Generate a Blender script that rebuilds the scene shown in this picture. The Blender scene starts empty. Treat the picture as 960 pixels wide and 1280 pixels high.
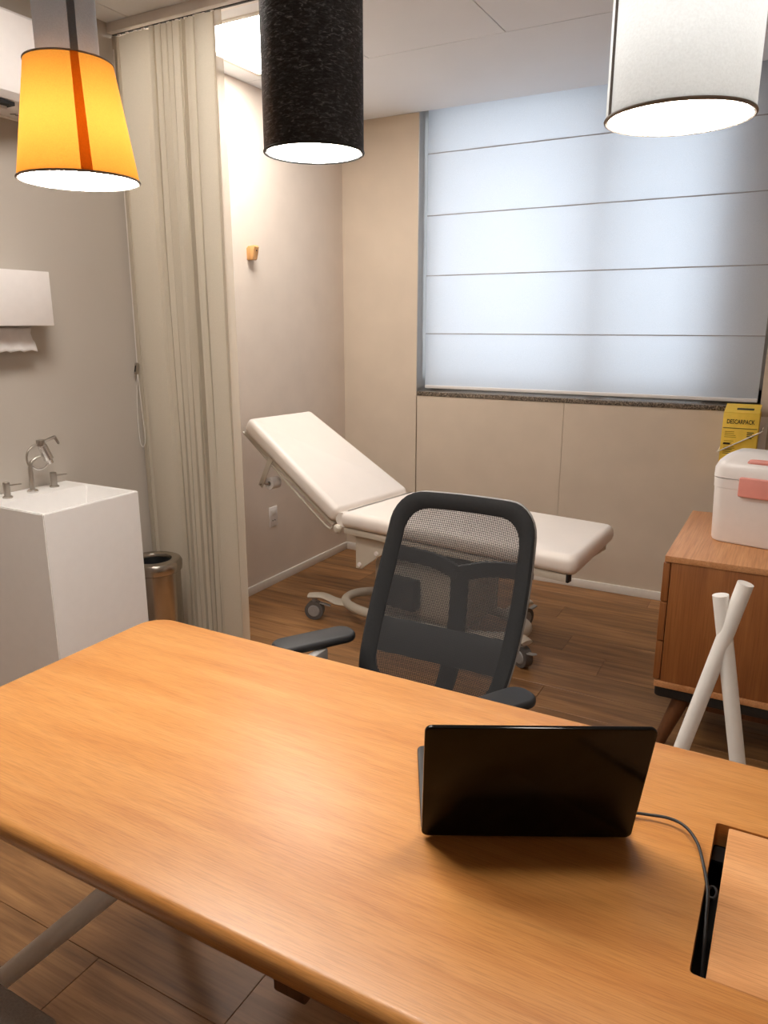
import bpy, bmesh, math, random
from mathutils import Vector, Matrix
random.seed(7)
sc = bpy.context.scene
C = sc.collection
PI = math.pi
R = math.radians

# ------------------------------------------------------------------ camera, world, exposure
CAMZ = 1.52
cam_d = bpy.data.cameras.new('camera'); cam = bpy.data.objects.new('camera', cam_d); C.objects.link(cam)
cam.location = (0, 0, CAMZ)
cam.rotation_euler = (R(90 - 14.218), R(0.0), R(28.852))
cam_d.sensor_fit = 'AUTO'; cam_d.sensor_width = 36.0; cam_d.lens = 929.7 / 1280 * 36.0
cam_d.clip_start = 0.02
sc.camera = cam
sc.view_settings.view_transform = 'Standard'
sc.view_settings.look = 'None'
sc.view_settings.gamma = 1.0
sc.view_settings.use_curve_mapping = False
sc.view_settings.exposure = 0.32

w = bpy.data.worlds.new('overcast_sky'); sc.world = w; w.use_nodes = True
nt = w.node_tree; bg = nt.nodes['Background']
bg.inputs['Color'].default_value = (0.84, 0.90, 1.0, 1); bg.inputs['Strength'].default_value = 2.4

LED_POWER = 22.0          # radiance of the ceiling light panel
PENDANT_POWER = 56.0     # radiance of the pendant diffusers

# ------------------------------------------------------------------ material helpers
def S(r, g, b):
    f = lambda c: ((c / 255) / 12.92 if c / 255 <= .04045 else ((c / 255 + .055) / 1.055) ** 2.4)
    return (f(r), f(g), f(b), 1.0)

def newmat(name):
    m = bpy.data.materials.new(name); m.use_nodes = True
    t = m.node_tree
    return m, t, t.nodes['Principled BSDF']

def coords(t, scale=(1, 1, 1), rot=(0, 0, 0), kind='Object', rnd=False):
    tc = t.nodes.new('ShaderNodeTexCoord'); mp = t.nodes.new('ShaderNodeMapping')
    mp.inputs['Scale'].default_value = scale; mp.inputs['Rotation'].default_value = rot
    t.links.new(tc.outputs[kind], mp.inputs['Vector'])
    if rnd:
        oi = t.nodes.new('ShaderNodeObjectInfo'); mu = t.nodes.new('ShaderNodeMath'); mu.operation = 'MULTIPLY'
        mu.inputs[1].default_value = 57.0
        t.links.new(oi.outputs['Random'], mu.inputs[0])
        cx = t.nodes.new('ShaderNodeCombineXYZ')
        for i in range(3): t.links.new(mu.outputs[0], cx.inputs[i])
        t.links.new(cx.outputs[0], mp.inputs['Location'])
    return mp.outputs[0]

def noise(t, vec, scale, detail=4, rough=.5, dist=0):
    n = t.nodes.new('ShaderNodeTexNoise'); n.inputs['Scale'].default_value = scale
    n.inputs['Detail'].default_value = detail; n.inputs['Roughness'].default_value = rough
    n.inputs['Distortion'].default_value = dist
    t.links.new(vec, n.inputs['Vector']); return n.outputs['Fac']

def ramp(t, fac, stops):
    r = t.nodes.new('ShaderNodeValToRGB'); e = r.color_ramp.elements
    e[0].position, e[0].color = stops[0]; e[1].position, e[1].color = stops[-1]
    for p, c in stops[1:-1]:
        x = e.new(p); x.color = c
    t.links.new(fac, r.inputs['Fac']); return r.outputs['Color']

def bump(t, b, fac, strength, dist=.002):
    bn = t.nodes.new('ShaderNodeBump'); bn.inputs['Strength'].default_value = strength; bn.inputs['Distance'].default_value = dist
    t.links.new(fac, bn.inputs['Height']); t.links.new(bn.outputs[0], b.inputs['Normal']); return bn

def mix(t, a, b_, fac, mode='MULTIPLY'):
    m = t.nodes.new('ShaderNodeMix'); m.data_type = 'RGBA'; m.blend_type = mode
    if isinstance(fac, (int, float)): m.inputs[0].default_value = fac
    else: t.links.new(fac, m.inputs[0])
    for i, v in ((6, a), (7, b_)):
        if isinstance(v, tuple): m.inputs[i].default_value = v
        else: t.links.new(v, m.inputs[i])
    return m.outputs[2]

def shade(c, k): return (min(1, c[0] * k), min(1, c[1] * k), min(1, c[2] * k), 1)

def plain(name, col, rough=.5, metal=0, vary=.06, nscale=30, bmp=0, bscale=200, spec=None, coat=0):
    m, t, b = newmat(name)
    v = coords(t); n = noise(t, v, nscale, 3)
    t.links.new(ramp(t, n, [(.3, shade(col, 1 - vary)), (.7, shade(col, 1 + vary))]), b.inputs['Base Color'])
    b.inputs['Roughness'].default_value = rough; b.inputs['Metallic'].default_value = metal
    if spec is not None: b.inputs['Specular IOR Level'].default_value = spec
    if coat: b.inputs['Coat Weight'].default_value = coat
    if bmp: bump(t, b, noise(t, v, bscale, 2), bmp)
    return m

def wood(name, dark, mid, light, axis='X', rough=.4, rnd=False, vary=0., band=1., coat=0., fine=1., fibre=4.):
    m, t, b = newmat(name)
    def sc3(a, c): return {'X': (a, c, c), 'Y': (c, a, c), 'Z': (c, c, a)}[axis]
    v1 = coords(t, sc3(.8 * band, 9 * band), rnd=rnd); n1 = noise(t, v1, 1.6, 5, .55, .4)
    v2 = coords(t, sc3(fibre, 170 * fine), rnd=rnd); n2 = noise(t, v2, 1.2, 3, .6)
    c = ramp(t, n1, [(.30, dark), (.5, mid), (.70, light)])
    c2 = ramp(t, n2, [(.35, (.66, .60, .54, 1)), (.56, (1, 1, 1, 1))])
    col = mix(t, c, c2, .55)
    if vary:
        oi = t.nodes.new('ShaderNodeObjectInfo')
        hs = t.nodes.new('ShaderNodeHueSaturation')
        mr = t.nodes.new('ShaderNodeMapRange'); mr.inputs['To Min'].default_value = 1 - vary; mr.inputs['To Max'].default_value = 1 + vary
        t.links.new(oi.outputs['Random'], mr.inputs['Value']); t.links.new(mr.outputs[0], hs.inputs['Value'])
        t.links.new(col, hs.inputs['Color']); col = hs.outputs[0]
    t.links.new(col, b.inputs['Base Color'])
    b.inputs['Roughness'].default_value = rough
    if coat: b.inputs['Coat Weight'].default_value = coat; b.inputs['Coat Roughness'].default_value = .25
    bump(t, b, n2, .12, .001)
    return m

def translucent(name, col, trans, w_tr=.5, weave=0, rough=.8, wcol=None):
    """thin cloth: part reflects, part lets light through"""
    m, t, b = newmat(name)
    out = t.nodes['Material Output']
    v = coords(t); n = noise(t, v, 420, 2)
    b.inputs['Roughness'].default_value = rough; b.inputs['Specular IOR Level'].default_value = .2
    colr = ramp(t, n, [(.3, shade(col, .95)), (.7, shade(col, 1.04))])
    t.links.new(colr, b.inputs['Base Color'])
    tr = t.nodes.new('ShaderNodeBsdfTranslucent')
    t.links.new(ramp(t, n, [(.3, shade(trans, .96)), (.7, shade(trans, 1.04))]), tr.inputs['Color'])
    if weave:
        v2 = coords(t, (weave, weave, weave * 3)); bn = bump(t, b, noise(t, v2, 1, 2), .35)
    mx = t.nodes.new('ShaderNodeMixShader'); mx.inputs[0].default_value = w_tr
    t.links.new(b.outputs[0], mx.inputs[1]); t.links.new(tr.outputs[0], mx.inputs[2]); t.links.new(mx.outputs[0], out.inputs['Surface'])
    return m

def emit(name, col, strength):
    m, t, b = newmat(name)
    b.inputs['Base Color'].default_value = (.9, .9, .9, 1)
    b.inputs['Emission Color'].default_value = col; b.inputs['Emission Strength'].default_value = strength
    return m

# ------------------------------------------------------------------ mesh helpers
def merge(bm, tmp):
    me = bpy.data.meshes.new('tmp'); tmp.to_mesh(me); tmp.free(); bm.from_mesh(me); bpy.data.meshes.remove(me)

def box(bm, x0, x1, y0, y1, z0, z1, bev=0, seg=2, mat=None):
    t = bmesh.new(); bmesh.ops.create_cube(t, size=1)
    for v in t.verts: v.co = Vector(((x0 + x1) / 2 + v.co.x * (x1 - x0), (y0 + y1) / 2 + v.co.y * (y1 - y0), (z0 + z1) / 2 + v.co.z * (z1 - z0)))
    if bev: bmesh.ops.bevel(t, geom=t.edges[:], offset=bev, segments=seg, profile=.5, affect='EDGES')
    if mat is not None: t.transform(mat)
    merge(bm, t)

def catmull(pts, n=6, closed=False):
    P = [Vector(p) for p in pts]; out = []; L = len(P)
    rng = range(L) if closed else range(L - 1)
    for i in rng:
        g = (lambda k: P[k % L]) if closed else (lambda k: P[max(0, min(L - 1, k))])
        a, b, c, d = g(i - 1), g(i), g(i + 1), g(i + 2)
        for k in range(n):
            s = k / n
            out.append(.5 * ((2 * b) + (c - a) * s + (2 * a - 5 * b + 4 * c - d) * s * s + (3 * b - a - 3 * c + d) * s ** 3))
    if not closed: out.append(P[-1])
    return out

def tube(bm, pts, r, n=14, closed=False, caps=True):
    """sweep a circle; r a number, a list, or (rx, ry)"""
    P = [Vector(p) for p in pts]; L = len(P); rings = []
    up = None
    for i, p in enumerate(P):
        if closed: tg = P[(i + 1) % L] - P[i - 1]
        else: tg = P[min(i + 1, L - 1)] - P[max(i - 1, 0)]
        tg.normalize()
        if up is None:
            up = Vector((0, 0, 1)) if abs(tg.z) < .9 else Vector((1, 0, 0))
        a = tg.cross(up)
        if a.length < 1e-5: a = tg.cross(Vector((0, 1, 0)))
        a.normalize(); b = a.cross(tg).normalized(); up = b
        rr = r[i] if isinstance(r, list) else r
        rx, ry = rr if isinstance(rr, tuple) else (rr, rr)
        rings.append([bm.verts.new(p + a * rx * math.cos(2 * PI * k / n) + b * ry * math.sin(2 * PI * k / n)) for k in range(n)])
    m = L if closed else L - 1
    for i in range(m):
        A, B = rings[i], rings[(i + 1) % L]
        for k in range(n): bm.faces.new((A[k], A[(k + 1) % n], B[(k + 1) % n], B[k]))
    if caps and not closed:
        bm.faces.new(rings[0][::-1]); bm.faces.new(rings[-1])
    return rings

def cyl(bm, p0, p1, r0, r1=None, n=20): tube(bm, [p0, p1], [r0, r0 if r1 is None else r1], n)

def lathe(bm, prof, c=(0, 0, 0), n=32, mat=None, close=False):
    """profile of (r, z) turned about the local z axis"""
    t = bmesh.new(); rings = []
    for r, z in prof:
        if r < 1e-6: rings.append([t.verts.new((0, 0, z))])
        else: rings.append([t.verts.new((r * math.cos(2 * PI * k / n), r * math.sin(2 * PI * k / n), z)) for k in range(n)])
    prs = list(zip(rings, rings[1:])) + ([(rings[-1], rings[0])] if close else [])
    for A, B in prs:
        if len(A) == 1 and len(B) == 1: continue
        for k in range(n):
            k2 = (k + 1) % n
            if len(A) == 1: t.faces.new((A[0], B[k], B[k2]))
            elif len(B) == 1: t.faces.new((A[k], A[k2], B[0]))
            else: t.faces.new((A[k], A[k2], B[k2], B[k]))
    if mat is not None: t.transform(mat)
    bmesh.ops.translate(t, vec=Vector(c), verts=t.verts)
    merge(bm, t)

def rrect(x0, x1, y0, y1, r, n=6):
    out = []
    for cx, cy, a in ((x1 - r, y1 - r, 0), (x0 + r, y1 - r, 90), (x0 + r, y0 + r, 180), (x1 - r, y0 + r, 270)):
        for k in range(n + 1):
            q = R(a + 90 * k / n); out.append((cx + r * math.cos(q), cy + r * math.sin(q)))
    return out

def inset(poly, d):
    """shrink a convex ccw polygon by d along vertex normals"""
    out = []; L = len(poly)
    for i in range(L):
        p, a, b = Vector(poly[i]), Vector(poly[i - 1]), Vector(poly[(i + 1) % L])
        e1 = (p - a); e2 = (b - p)
        if e1.length < 1e-7: e1 = e2
        if e2.length < 1e-7: e2 = e1
        n1 = Vector((-e1.y, e1.x)).normalized(); n2 = Vector((-e2.y, e2.x)).normalized()
        nn = (n1 + n2).normalized(); c = max(.3, nn.dot(n1))
        out.append(tuple(p + nn * d / c))
    return out

def slab(bm, poly, z0, z1, rad=.0, seg=4, hole=None, mat=None):
    """flat plate of a ccw outline between z0 and z1 with rounded rim, optional hole"""
    t = bmesh.new(); prof = []
    if rad:
        for k in range(seg + 1):
            a = PI / 2 * k / seg; prof.append((rad * (1 - math.sin(a)), z0 + rad * (1 - math.cos(a))))
        for k in range(seg + 1):
            a = PI / 2 * k / seg; prof.append((rad * (1 - math.cos(a)), z1 - rad * (1 - math.sin(a))))
    else: prof = [(0, z0), (0, z1)]
    rings = []
    for d, z in prof:
        rings.append([t.verts.new((p[0], p[1], z)) for p in (inset(poly, d) if d > 1e-7 else poly)])
    L = len(poly)
    for A, B in zip(rings, rings[1:]):
        for k in range(L):
            t.faces.new((A[k], A[(k + 1) % L], B[(k + 1) % L], B[k]))
    if hole is None:
        t.faces.new(rings[0][::-1]); t.faces.new(rings[-1])
    else:
        H = len(hole)
        hb = [t.verts.new((p[0], p[1], z0)) for p in hole]; ht = [t.verts.new((p[0], p[1], z1)) for p in hole]
        for k in range(H): t.faces.new((ht[k], ht[(k + 1) % H], hb[(k + 1) % H], hb[k]))
        for ring, hr in ((rings[0], hb), (rings[-1], ht)):
            es = []
            for lp in (ring, hr):
                for k in range(len(lp)):
                    e = t.edges.get((lp[k], lp[(k + 1) % len(lp)])) or t.edges.new((lp[k], lp[(k + 1) % len(lp)]))
                    es.append(e)
            bmesh.ops.triangle_fill(t, edges=es, use_beauty=True)
    bmesh.ops.recalc_face_normals(t, faces=t.faces)
    if mat is not None: t.transform(mat)
    merge(bm, t)

def sheet(bm, rows, uv=None):
    """grid of points -> quads"""
    V = [[bm.verts.new(p) for p in r] for r in rows]
    for A, B in zip(V, V[1:]):
        for k in range(len(A) - 1): bm.faces.new((A[k], A[k + 1], B[k + 1], B[k]))
    return V

# ------------------------------------------------------------------ object helpers
def root(name, loc, label, cat, rz=0, group=None):
    o = bpy.data.objects.new(name, None); C.objects.link(o); o.empty_display_size = .1
    o.location = loc; o.rotation_euler = (0, 0, rz); o['label'] = label; o['category'] = cat
    if group: o['group'] = group
    return o

def rmat(o):
    m = Matrix.Translation(o.location) @ Matrix.Rotation(o.rotation_euler[2], 4, 'Z')
    return (rmat(o.parent) @ m) if o.parent else m

def obj(name, bm, mat, parent=None, world=False, angle=35, label=None, kind=None, flat=False):
    """link a bmesh as one object; world=True: coordinates are world ones and are brought into the parent's frame"""
    if parent is not None and world: bm.transform(rmat(parent).inverted())
    bmesh.ops.recalc_face_normals(bm, faces=bm.faces)
    me = bpy.data.meshes.new(name); bm.to_mesh(me); bm.free()
    if not flat:
        for p in me.polygons: p.use_smooth = True
        me.set_sharp_from_angle(angle=R(angle))
    me.materials.append(mat)
    o = bpy.data.objects.new(name, me); C.objects.link(o)
    if parent is not None: o.parent = parent
    if label: o['label'] = label
    if kind: o['kind'] = kind
    return o

def tag(o, label, cat, group=None):
    o['label'] = label; o['category'] = cat
    if group: o['group'] = group
    return o

def struct(name, bm, mat, parent=None, **k):
    o = obj(name, bm, mat, parent, **k)
    if parent is None: o['kind'] = 'structure'
    return o

def B(): return bmesh.new()
def bx(*a, **k):
    b = B(); box(b, *a, **k); return b

# ------------------------------------------------------------------ materials
M = {}
M['wall'] = plain('beige_wallcovering', S(205, 189, 170), .85, vary=.03, nscale=6, bmp=.25, bscale=420)
M['wallfabric'] = plain('pale_wallcovering', S(222, 208, 194), .85, vary=.03, nscale=6, bmp=.25, bscale=420)
M['wall_paint'] = plain('greige_paint', S(190, 181, 170), .8, vary=.02, nscale=3, bmp=.08, bscale=300)
M['ceil'] = plain('ceiling_paint', S(236, 238, 242), .8, vary=.012, nscale=3)
M['gap'] = plain('ceiling_void', S(90, 84, 78), .9)
M['joint'] = plain('wall_joint', S(158, 146, 132), .9)
M['plank'] = wood('floor_oak', S(120, 84, 50), S(152, 108, 66), S(176, 130, 82), 'X', .42, rnd=True, vary=.2, band=2.0, fine=.8)
M['subfloor'] = plain('subfloor', S(60, 40, 24), .9)
M['white_trim'] = plain('white_trim', S(226, 220, 212), .5, vary=.02)
M['alu'] = plain('grey_aluminium', S(176, 172, 168), .4, .6, vary=.03)
M['table'] = wood('table_oak', S(186, 122, 60), S(196, 134, 70), S(203, 143, 80), 'X', .36, band=2.0, coat=.08, fine=2.6, fibre=16.)
M['lid'] = wood('tray_lid_oak', S(200, 138, 84), S(214, 154, 100), S(224, 168, 116), 'X', .4, band=1.3, fine=2.2, fibre=14.)
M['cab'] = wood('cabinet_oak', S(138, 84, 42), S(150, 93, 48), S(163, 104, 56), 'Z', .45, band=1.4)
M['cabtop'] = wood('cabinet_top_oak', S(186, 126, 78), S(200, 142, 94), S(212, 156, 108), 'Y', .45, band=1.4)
M['darkwood'] = wood('dark_wood', S(84, 50, 26), S(104, 64, 36), S(120, 78, 46), 'Z', .5)
M['hookwood'] = wood('hook_wood', S(206, 150, 92), S(222, 168, 108), S(232, 182, 124), 'Z', .5, band=3)
M['black'] = plain('black_plastic', S(26, 26, 27), .45, vary=.1)
M['blackgloss'] = plain('black_gloss', S(8, 8, 8), .14, vary=.05, nscale=4, spec=.22)
M['blackmat'] = plain('black_fabric', S(27, 27, 28), .85, vary=.12, nscale=120, bmp=.3, bscale=900)
M['charcoal'] = plain('charcoal_plastic', S(34, 34, 36), .5, vary=.06)
M['wheelgrey'] = plain('grey_rubber', S(92, 88, 85), .6)
M['greyplastic'] = plain('grey_plastic', S(150, 147, 144), .45)
M['vinyl'] = plain('cream_vinyl', S(234, 224, 215), .40, vary=.015, nscale=8, bmp=.06, bscale=60)
M['bedmetal'] = plain('beige_powder_coat', S(196, 186, 170), .42, vary=.02)
M['white'] = plain('white_plastic', S(236, 230, 226), .3, vary=.015)
M['whitemat'] = plain('white_solid_surface', S(246, 243, 240), .45, vary=.01)
M['whitetube'] = plain('white_powder_coat', S(242, 238, 232), .45, vary=.02)
M['chrome'] = plain('chrome', S(228, 226, 224), .18, 1.0, vary=.02)
M['nickel'] = plain('brushed_nickel', S(182, 175, 166), .34, 1.0, vary=.04)
M['steel'] = plain('brushed_steel', S(186, 178, 168), .26, 1.0, vary=.03)
M['pink'] = plain('pink_plastic', S(232, 154, 142), .35, vary=.03)
M['yellowcard'] = plain('yellow_cardboard', S(242, 202, 72), .6, vary=.05)
M['ink'] = plain('black_print', S(48, 42, 20), .7)
M['inklight'] = plain('faded_print', S(176, 140, 36), .7)
M['paper'] = plain('tissue_paper', S(232, 228, 226), .9, vary=.03, bmp=.3, bscale=60)
M['seatgrey'] = plain('grey_seat_fabric', S(170, 165, 160), .9, vary=.12, nscale=240, bmp=.4, bscale=700)
M['blindrod'] = plain('blind_rod', S(176, 172, 174), .6)
M['led'] = emit('light_panel', (1.0, .95, .89, 1), LED_POWER)
M['led2'] = emit('dimmed_light_panel', (1.0, .95, .89, 1), LED_POWER * 1.0)
M['disc'] = emit('pendant_diffuser', (1.0, .93, .85, 1), PENDANT_POWER)
M['glassdark'] = plain('dark_slot', S(16, 14, 13), .6)

def granite():
    m, t, b = newmat('granite')
    v = coords(t); n = noise(t, v, 150, 4, .7)
    t.links.new(ramp(t, n, [(.36, S(42, 36, 32)), (.5, S(98, 86, 74)), (.64, S(160, 144, 126))]), b.inputs['Base Color'])
    b.inputs['Roughness'].default_value = .25; return m
M['granite'] = granite()

def pane_mat():
    m, t, b = newmat('window_glass'); out = t.nodes['Material Output']
    tr = t.nodes.new('ShaderNodeBsdfTransparent'); tr.inputs[0].default_value = (.92, .95, .95, 1)
    gl = t.nodes.new('ShaderNodeBsdfGlossy'); gl.inputs['Roughness'].default_value = .02
    mx = t.nodes.new('ShaderNodeMixShader'); mx.inputs[0].default_value = .07
    t.links.new(tr.outputs[0], mx.inputs[1]); t.links.new(gl.outputs[0], mx.inputs[2]); t.links.new(mx.outputs[0], out.inputs['Surface'])
    return m
M['pane'] = pane_mat()

def net_mat():
    """open knit: round holes in a staggered pattern"""
    m, t, b = newmat('chair_knit'); out = t.nodes['Material Output']
    b.inputs['Base Color'].default_value = S(36, 35, 36); b.inputs['Roughness'].default_value = .7
    v = coords(t, (1, 1, 1), kind='UV')
    sp = t.nodes.new('ShaderNodeSeparateXYZ'); t.links.new(v, sp.inputs[0])
    def wavef(o, k):
        a = t.nodes.new('ShaderNodeMath'); a.operation = 'MULTIPLY'; a.inputs[1].default_value = k; t.links.new(o, a.inputs[0])
        s = t.nodes.new('ShaderNodeMath'); s.operation = 'SINE'; t.links.new(a.outputs[0], s.inputs[0]); return s.outputs[0]
    k = 2 * PI / .0088
    mu = t.nodes.new('ShaderNodeMath'); mu.operation = 'MULTIPLY'
    t.links.new(wavef(sp.outputs[0], k), mu.inputs[0]); t.links.new(wavef(sp.outputs[1], k), mu.inputs[1])
    gt = t.nodes.new('ShaderNodeMath'); gt.operation = 'GREATER_THAN'; gt.inputs[1].default_value = -.02
    ab = t.nodes.new('ShaderNodeMath'); ab.operation = 'ABSOLUTE'
    t.links.new(mu.outputs[0], ab.inputs[0])
    gt.inputs[1].default_value = .57
    t.links.new(ab.outputs[0], gt.inputs[0])
    tr = t.nodes.new('ShaderNodeBsdfTransparent')
    mx = t.nodes.new('ShaderNodeMixShader')
    t.links.new(gt.outputs[0], mx.inputs[0]); t.links.new(b.outputs[0], mx.inputs[1]); t.links.new(tr.outputs[0], mx.inputs[2])
    t.links.new(mx.outputs[0], out.inputs['Surface']); return m
M['net'] = net_mat()

def crinkle():
    m, t, b = newmat('black_crinkled_fabric')
    v = coords(t, (110, 110, 330)); n = noise(t, v, 1, 3, .55, 1.0)
    t.links.new(ramp(t, n, [(.40, S(26, 26, 30)), (.58, S(52, 52, 57)), (.72, S(104, 103, 104))]), b.inputs['Base Color'])
    b.inputs['Roughness'].default_value = .6
    bump(t, b, n, .45, .003)
    tr = t.nodes.new('ShaderNodeBsdfTranslucent')
    t.links.new(ramp(t, n, [(.48, (0, 0, 0, 1)), (.60, (.012, .012, .012, 1)), (.76, (.060, .057, .054, 1))]), tr.inputs['Color'])
    ad = t.nodes.new('ShaderNodeAddShader')
    t.links.new(b.outputs[0], ad.inputs[0]); t.links.new(tr.outputs[0], ad.inputs[1]); t.links.new(ad.outputs[0], t.nodes['Material Output'].inputs['Surface'])
    return m
M['crinkle'] = crinkle()

M['yellow'] = translucent('yellow_shade_cloth', S(250, 170, 40), (.66, .335, .058, 1), .52, weave=160)
M['orange'] = translucent('orange_seam_cloth', S(226, 128, 32), (.62, .26, .045, 1), .5, weave=160)
M['greycloth'] = translucent('grey_shade_cloth', S(188, 194, 200), (.30, .33, .36, 1), .5, weave=160)
M['greyseam'] = translucent('grey_seam_cloth', S(136, 141, 148), (.18, .20, .22, 1), .5, weave=160)
M['whitecloth'] = translucent('white_shade_cloth', S(228, 230, 232), (.36, .38, .40, 1), .4, weave=120)
M['lightblock'] = plain('white_light_block', S(235, 230, 222), .7)  # opaque white of the cups added behind the pendant discs
M['rimgrey'] = plain('grey_rim', S(150, 143, 135), .6)
M['darkseam'] = plain('dark_grey_seam', S(92, 86, 80), .8)
M['curtain'] = translucent('cream_vinyl_curtain', S(198, 187, 168), (.56, .51, .42, 1), .2, rough=.5)
def clear_strip():
    m, t, b = newmat('milky_clear_vinyl'); out = t.nodes['Material Output']
    b.inputs['Base Color'].default_value = S(222, 210, 190); b.inputs['Roughness'].default_value = .35
    tr = t.nodes.new('ShaderNodeBsdfTransparent'); mx = t.nodes.new('ShaderNodeMixShader'); mx.inputs[0].default_value = .35
    t.links.new(b.outputs[0], mx.inputs[1]); t.links.new(tr.outputs[0], mx.inputs[2]); t.links.new(mx.outputs[0], out.inputs['Surface']); return m
M['clearstrip'] = clear_strip()
M['blind'] = translucent('roman_blind_cloth', S(226, 228, 232), (.80, .82, .87, 1), .55)

# ================================================================== THE SETTING
XL, XR, YF, YB, ZC = -2.63, 0.95, -1.6, 4.228, 2.70
WX0, WX1, WZ0 = -2.095, -0.157, 1.108        # window recess

fl = struct('floor', bx(XL - .1, XR + .1, YF - .1, YB + .5, -.12, -.012), M['subfloor'])
pw, pl = .193, 1.22
row = 0; y = YB - .155
ys = [YB]
while y > YF: ys.append(y); y -= pw
ys.append(YF)
for i, (ya, yb) in enumerate(zip(ys, ys[1:])):
    x = XL - random.uniform(0, pl)
    while x < XR:
        a, b = max(x, XL), min(x + pl, XR)
        if b - a > .02:
            o = obj('plank', bx(a + .0006, b - .0006, yb + .0006, ya - .0006, -.012, 0, bev=.0009, seg=1), M['plank'], fl, flat=True)
        x += pl

def wall(name, mat, *a): return struct(name, bx(*a), mat)
wl = wall('wall_left', M['wall_paint'], XL - .12, XL, YF - .1, YB + .6, 0, ZC + .12)
obj('wall_panel', bx(XL, XL + .003, 2.50, YB, 0, ZC), M['wallfabric'], wl, flat=True)
wall('wall_right', M['wall_paint'], XR, XR + .12, YF - .1, YB + .6, 0, ZC + .12)
wall('wall_front', M['wall_paint'], XL, XR, YF - .12, YF, 0, ZC + .12)
b = B()
box(b, XL, WX0 - .02, YB + .012, YB + .6, 0, ZC + .12)
box(b, WX1 + .02, XR, YB + .012, YB + .6, 0, ZC + .12)
box(b, WX0 - .02, WX1 + .02, YB + .012, YB + .6, 0, WZ0 - .03)
box(b, WX0 - .02, WX1 + .02, YB + .012, YB + .6, ZC + .10, ZC + .16)
wb = struct('wall_back', b, M['joint'])
for (xa, xb, za, zb) in ((XL, WX0 - .003, 0, ZC), (WX0 + .003, -1.1572, 0, WZ0 - .026), (-1.1568, WX1, 0, WZ0 - .026), (WX1 + .0, XR, 0, ZC)):
    obj('wall_panel', bx(xa + .0005, xb - .0005, YB, YB + .012, za, zb, bev=.0008, seg=1), M['wall'], wb, flat=True)
# reveals of the window recess
b = B(); box(b, WX0 - .02, WX0, YB + .0005, YB + .5, WZ0 - .02, ZC + .10)
struct('trim_1', b, M['alu'])
b = B(); box(b, WX1, WX1 + .02, YB + .013, YB + .5, WZ0 - .02, ZC + .10)
struct('trim_2', b, M['wall'])
struct('trim_3', bx(WX0, WX1, YB - .004, YB + .5, WZ0 - .026, WZ0, bev=.002), M['granite'])
def baseboard(name, *a): return struct(name, bx(*a, bev=.003), M['white_trim'])
baseboard('baseboard_left', XL, XL + .014, YF, YB, 0, .05)
baseboard('baseboard_back', XL + .014, XR - .014, YB - .014, YB, 0, .05)
baseboard('baseboard_right', XR - .014, XR, YF, YB, 0, .05)
baseboard('baseboard_front', XL + .014, XR - .014, YF, YF + .014, 0, .05)

ce = struct('ceiling', bx(XL - .1, XR + .1, YF - .1, YB + .0, ZC + .02, ZC + .12), M['gap'])
LX0, LX1, LY0, LY1 = -2.505, -1.905, 2.645, 3.262
g = .0018
DX0, DX1, DY0, DY1 = -1.901, -1.247, 1.06, 1.70
for (xa, xb, ya, yb) in ((XL, XR, 3.315, YB), (XL, LX0, YF, 3.315), (LX0, LX1, YF, LY0), (LX0, LX1, LY1, 3.315), (LX1, -1.245, YF, DY0), (LX1, -1.245, DY1, 3.315), (-1.245, XR, YF, 3.315)):
    obj('ceiling_panel', bx(xa + g, xb - g, ya + g, yb - g, ZC, ZC + .02, bev=.001, seg=1), M['ceil'], ce, flat=True)

# window behind the blind
win = B()
gy = YB + .27
for (xa, xb, za, zb) in ((WX0, WX0 + .07, WZ0, ZC + .1), (WX1 - .30, WX1, WZ0, ZC + .1), (WX0, WX1, WZ0, WZ0 + .07), (WX0, WX1, ZC + .03, ZC + .1)):  # right jamb made extra wide to shade the right of the blind
    box(win, xa, xb, gy - .03, gy + .03, za, zb, bev=.003)
wn = struct('window_1', win, M['alu'])
obj('mullion', bx(-1.10, -1.0, gy - .045, gy + .045, WZ0 + .07, ZC + .03, bev=.004), M['alu'], wn)
obj('pane', bx(WX0 + .07, -1.10, gy - .003, gy + .003, WZ0 + .07, ZC + .03), M['pane'], wn, flat=True)
obj('pane', bx(-1.0, WX1 - .30, gy - .003, gy + .003, WZ0 + .07, ZC + .03), M['pane'], wn, flat=True)

# ================================================================== CEILING LIGHT
def light_panel(X0, X1, Y0, Y1, label, mat='led'):
    t = root('ceiling_light', ((X0 + X1) / 2, (Y0 + Y1) / 2, ZC), label, 'ceiling light', group='recessed ceiling light panels')
    fw = .022
    b = B()
    sq = lambda i, z: [b.verts.new((x, y, z)) for x, y in ((X0 + g + i, Y0 + g + i), (X1 - g - i, Y0 + g + i), (X1 - g - i, Y1 - g - i), (X0 + g + i, Y1 - g - i))]
    L4 = [sq(0, ZC + .018), sq(0, ZC - .004), sq(fw, ZC - .004), sq(fw, ZC + .018)]
    for A, Bq in zip(L4, L4[1:] + L4[:1]):
        for k in range(4): b.faces.new((A[k], A[(k + 1) % 4], Bq[(k + 1) % 4], Bq[k]))
    obj('frame', b, M['white_trim'], t, world=True, flat=True)
    obj('diffuser', bx(X0 + fw, X1 - fw, Y0 + fw, Y1 - fw, ZC + .006, ZC + .012), M[mat], t, world=True, flat=True)
light_panel(LX0, LX1, LY0, LY1, 'square recessed white ceiling light panel glowing above the examination table')
light_panel(DX0, DX1, DY0, DY1, 'square recessed white ceiling light panel above the floor between washbasin and table', 'led2')

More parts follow.
